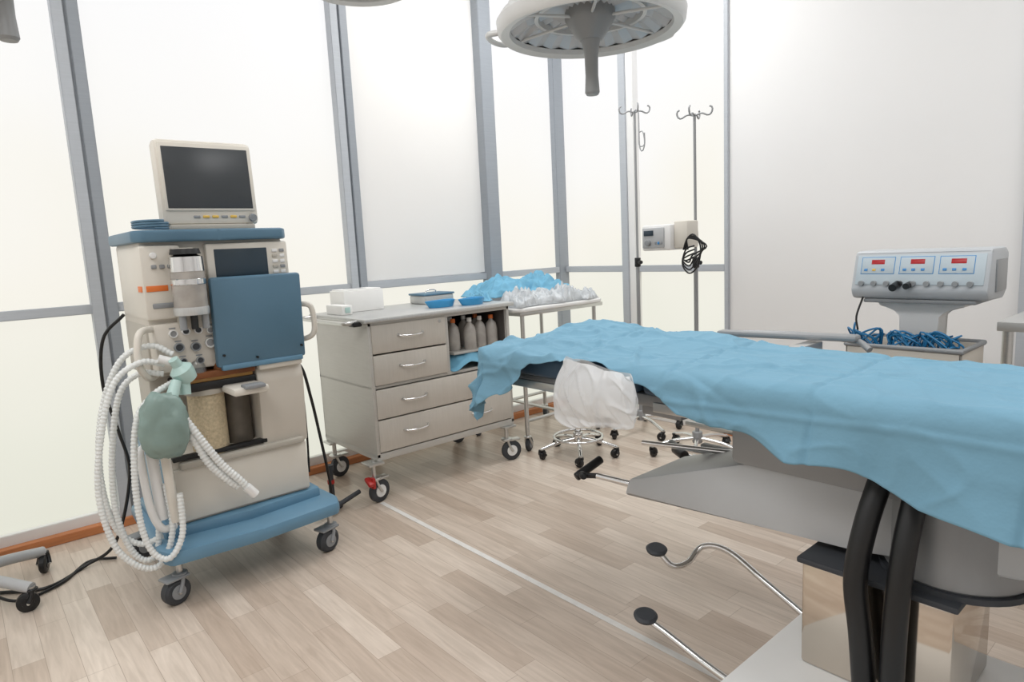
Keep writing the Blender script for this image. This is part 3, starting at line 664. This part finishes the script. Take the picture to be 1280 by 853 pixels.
# ---------------------------------------------------------------- electrosurgical unit + cart
E=Obj('electrosurgical_generator',(-.82,2.7,1.05))
E.prism('housing',[(2.58,1.075),(2.60,1.045),(2.78,1.04),(2.82,1.07),(2.82,1.205),(2.79,1.22),(2.63,1.22),(2.62,1.21)],'x',-1.04,-.605,'esu',.012)
def EF(name,x,z,m,d=.004,bev=.001):
    k0=(z[0]+z[1])/2;yc=2.58+(k0-1.075)*.30
    E.box(name,x,(yc-d,yc+.004),z,m,bev,rot=('X',-.29))
EF('front_panel',(-1.025,-.62),(1.095,1.205),'esuF',.003)
for i,(a,b) in enumerate(((-1.01,-.895),(-.88,-.77),(-.755,-.65))):
    EF('mode_frame_%d'%(i+1),(a,b),(1.133,1.198),'btn',.0035)
    EF('mode_field_%d'%(i+1),(a+.0025,b-.0025),(1.1355,1.1955),'esuF',.0045)
    EF('display_window_%d'%(i+1),(a+.035,a+.08),(1.170,1.187),'led',.0055)
    EF('button_a_%d'%(i+1),(a+.012,a+.024),(1.146,1.155),'btn',.006);EF('button_b_%d'%(i+1),(a+.04,a+.052),(1.146,1.155),'yellow' if i==0 else 'btn',.006);EF('button_c_%d'%(i+1),(a+.07,a+.082),(1.146,1.155),'btn',.006)
for i in range(9):
    x=-1.0+i*.043
    E.cyl('socket_%d'%(i+1),(x,2.592,1.103),(x,2.572,1.103),.009,'greyM' if i!=3 else 'black',seg=14)
E.cyl('footswitch_plug',(-.88,2.59,1.10),(-.88,2.54,1.09),.013,'black')
E.cyl('footswitch_plug_2',(-.84,2.59,1.10),(-.84,2.55,1.095),.011,'black')
E.box('side_vent',(-.607,-.600),(2.66,2.78),(1.07,1.18),'greyM',.002)
E.box('underside',(-1.0,-.64),(2.60,2.80),(1.03,1.045),'greyp',.006)
E.tube('power_lead',[(-1.0,2.60,1.05),(-1.01,2.57,.98),(-1.0,2.56,.93)],.004,'black',seg=6)
K=Obj('equipment_cart',(-.82,2.75,0))
K.prism('neck',[(-.97,1.028),(-.965,1.015),(-.91,1.0),(-.89,.98),(-.89,.80),(-.77,.80),(-.77,.98),(-.75,1.0),(-.69,1.015),(-.685,1.028)],'y',2.66,2.76,'whiteP',.004)
K.box('column',(-.89,-.77),(2.66,2.76),(.12,.82),'whiteP',.012)
bx0,bx1,by0,by1=-1.035,-.66,2.54,2.80
K.box('basket_base',(bx0,bx1),(by0,by1),(.77,.785),'beige',.004)
for nm,x,y in(('front',(bx0,bx1),(by0,by0+.01)),('back',(bx0,bx1),(by1-.01,by1)),('left',(bx0,bx0+.01),(by0,by1)),('right',(bx1-.01,bx1),(by0,by1))):
    K.box('basket_'+nm,x,y,(.77,.875),'beige',.004)
K.tube('basket_rim',[(bx0,by0,.877),(bx1,by0,.877),(bx1,by1,.877),(bx0,by1,.877),(bx0,by0,.877)],.007,'greyp',smooth=False)
for i,(x,y) in enumerate(((-1.02,2.56),(-.66,2.56),(-1.02,2.9),(-.66,2.9))): caster(K,'caster_%d'%(i+1),x,y,r=.04,ztop=.1,d=(1,.4),wm='black',fm='greyM',w=.014)
K.box('cart_base',(-1.05,-.63),(2.53,2.93),(.09,.12),'greyL',.012)
W=Obj('blue_cable_bundle',(-.85,2.62,.8))
for k_ in range(12):
    pts=[]
    for j in range(22):
        a=j*.75+k_;rr=.035+.02*noise.noise(Vector((k_,j*.4,0)))
        pts.append((-.86+.14*math.sin(k_*2.1)+rr*math.cos(a)*1.5+.04*noise.noise(Vector((j*.6,k_,7))),2.60+rr*math.sin(a)*.9,.80+.12*(.5+.5*math.sin(j*.9+k_*1.3))+.05*noise.noise(Vector((j*.5,k_,2)))))
    W.tube('cable_%d'%(k_+1),pts,.0035,'cable',seg=6)
R=Obj('steel_side_table',(-.3,3.2,0))
R.box('top',(-.66,.15),(2.95,3.55),(.90,.935),'satin',.004)
R.box('shelf',(-.63,.12),(2.98,3.52),(.3,.32),'satin',.003)
for i,(x,y) in enumerate(((-.63,2.98),(.12,2.98),(-.63,3.52),(.12,3.52))): R.cyl('leg_%d'%i,(x,y,0),(x,y,.9),.018,'steel')
# ---------------------------------------------------------------- surgical lamps
def lamp(name,c,R_,handle=True,ztop=ZC,arm=None,rotb=.9):
    Lm=Obj(name,c);cx,cy,cz=c
    Lm.lathe('rim',c,[(R_-.04,.012),(R_-.037,-.004),(R_-.01,-.012),(R_,.0),(R_+.004,.03),(R_-.01,.05),(R_-.05,.055)],'lampw',seg=72)
    Lm.lathe('dome_shell',(cx,cy,cz+.05),[(R_-.02,0),(R_*.85,.05),(R_*.6,.10),(R_*.3,.135),(0,.145)],'lampw',seg=72)
    bm=bmesh.new();n=48;prof=[(R_-.038,.010),(R_*.7,.04),(R_*.45,.055),(R_*.2,.05)];rg=[]
    for j,(r,z) in enumerate(prof):
        rg.append([bm.verts.new((cx+r*math.cos(2*math.pi*i/n),cy+r*math.sin(2*math.pi*i/n),cz+z+(.009 if i%2 else 0))) for i in range(n)])
    for P_,Q_ in zip(rg,rg[1:]):
        for i in range(n):
            j=(i+1)%n;bm.faces.new((P_[i],P_[j],Q_[j],Q_[i]))
    Lm.fin('reflector',bm,'lampglass',ang=10)
    Lm.lathe('inner_ring',c,[(R_*.56,.055),(R_*.56,.035),(R_*.60,.035),(R_*.60,.055)],'lampw',seg=60)
    for i in range(6):
        a=i*math.pi/3+.3
        Lm.cyl('spoke_%d'%(i+1),(cx+.07*math.cos(a),cy+.07*math.sin(a),cz+.03),(cx+(R_-.04)*math.cos(a),cy+(R_-.04)*math.sin(a),cz+.015),.005,'lampw',seg=10)
    Lm.lathe('hub',c,[(0,.06),(R_*.27,.06),(R_*.27,.03),(R_*.24,.015),(.05,-.02),(.035,-.035),(0,-.04)],'lampg',seg=40)
    if handle: Lm.lathe('sterile_handle',(cx,cy,cz-.205),[(0,0),(.019,.0),(.024,.008),(.021,.06),(.022,.12),(.027,.155),(.034,.185),(0,.185)],'lampg',seg=28)
    for s_ in(0,1,2):
        a=rotb+s_*2.1
        Lm.tube('grab_bar_%d'%(s_+1),[(cx+R_*math.cos(a-.22),cy+R_*math.sin(a-.22),cz+.02),(cx+(R_+.04)*math.cos(a-.18),cy+(R_+.04)*math.sin(a-.18),cz+.02),(cx+(R_+.05)*math.cos(a),cy+(R_+.05)*math.sin(a),cz+.02),(cx+(R_+.04)*math.cos(a+.18),cy+(R_+.04)*math.sin(a+.18),cz+.02),(cx+R_*math.cos(a+.22),cy+R_*math.sin(a+.22),cz+.02)],.010,'lampw')
    ax,ay=arm
    Lm.tube('yoke',[(cx+.1,cy,cz+.18),(cx,cy,cz+.30),(cx+ax*.4,cy+ay*.4,cz+.42),(cx+ax,cy+ay,cz+.55)],.028,'lampw',seg=14)
    Lm.cyl('yoke_joint',(cx,cy,cz+.15),(cx,cy,cz+.32),.035,'lampg',bev=.006)
    Lm.cyl('ceiling_mast',(cx+ax,cy+ay,cz+.45),(cx+ax,cy+ay,ztop),.045,'lampw')
    Lm.lathe('ceiling_flange',(cx+ax,cy+ay,ztop-.04),[(0,0),(.1,0),(.12,.02),(.12,.04),(0,.04)],'lampw')
lamp('surgical_lamp',(-1.50,1.68,1.985),.30,arm=(.5,.2),rotb=3.6)
lamp('surgical_lamp',(-2.40,1.36,2.34),.22,arm=(.2,-.25),handle=False)
lamp('surgical_lamp',(-2.12,.20,2.08),.22,arm=(.2,-.4))
# ---------------------------------------------------------------- stand at left edge
Q=Obj('monitor_stand',(-3.28,-.12,0))
starbase(Q,-3.28,-.12,.32,5,'greyL',r=.038,rot=.75,zc=.13,ar=.022,hub='greyL')
Q.cyl('pole',(-3.28,-.12,.12),(-3.28,-.12,1.2),.02,'steel')
Q.box('tray',(-3.35,-2.95),(-.3,.02),(.83,.85),'greyp',.006)
Q.tube('cable',[(-3.28,-.1,1.1),(-3.1,.0,1.08),(-2.98,.06,1.05),(-3.0,.05,.98),(-3.1,-.02,.9)],.006,'black',seg=8)
Q.tube('floor_cable',[(-3.28,-.05,.05),(-3.15,.05,.012),(-3.2,.2,.008),(-3.35,.32,.008),(-3.3,.42,.008)],.006,'black',seg=8)
U=Obj('footswitch_post',(-3.1,1.38,0))
U.lathe('base',(-3.12,1.38,0),[(0,0),(.05,0),(.05,.015),(.02,.03),(0,.03)],'rubber')
U.cyl('post',(-3.12,1.38,.02),(-3.12,1.38,.2),.014,'rubber');U.cyl('red_cap',(-3.12,1.38,.13),(-3.12,1.38,.15),.018,'red');U.cyl('top_cap',(-3.12,1.38,.2),(-3.12,1.38,.23),.020,'rubber')
U.cyl('foot_bar',(-2.98,1.24,.03),(-3.05,1.50,.07),.012,'rubber')
# ---------------------------------------------------------------- unseen ceiling fill panels, added to brighten the room
def area(name,loc,sx_,sy_,p,col=(1,.995,.99)):
    rb=Obj(name,(loc[0],loc[1],ZC))
    rb.box('frame',(loc[0]-sx_/2-.03,loc[0]+sx_/2+.03),(loc[1]-sy_/2-.03,loc[1]+sy_/2+.03),(ZC-.03,ZC-.001),'whiteP',.004)
    l=bpy.data.lights.new(name+'_light','AREA');l.shape='RECTANGLE';l.size=sx_;l.size_y=sy_;l.energy=p;l.color=col
    o=bpy.data.objects.new('light',l);COL.objects.link(o);o.location=(loc[0],loc[1],ZC-.035);o.parent=rb.e;o.matrix_parent_inverse=rb.e.matrix_world.inverted()
area('added_fill_panel',(-2.2,-.6),1.6,1.2,35);area('added_fill_panel',(-.4,-.6),1.6,1.2,36);area('added_fill_panel',(-2.6,2.7),1.2,1.2,38);area('added_fill_panel',(.2,2.2),1.6,1.2,32)
w=bpy.data.worlds.new('world');sc.world=w;w.use_nodes=True;w.node_tree.nodes['Background'].inputs[0].default_value=(.9,.95,1,1);w.node_tree.nodes['Background'].inputs[1].default_value=.6
# ---------------------------------------------------------------- camera
cam=bpy.data.cameras.new('camera');co=bpy.data.objects.new('camera',cam);COL.objects.link(co)
cam.sensor_width=36;cam.lens=817/1280*36
Rm=Matrix(((.654,-.0755,.7527),(.755,.130,-.643),(-.0493,.9888,.142)))
co.matrix_world=Matrix.Translation((0,0,1.3))@Rm.to_quaternion().to_matrix().to_4x4()
sc.camera=co
sc.view_settings.view_transform='Standard';sc.view_settings.exposure=0
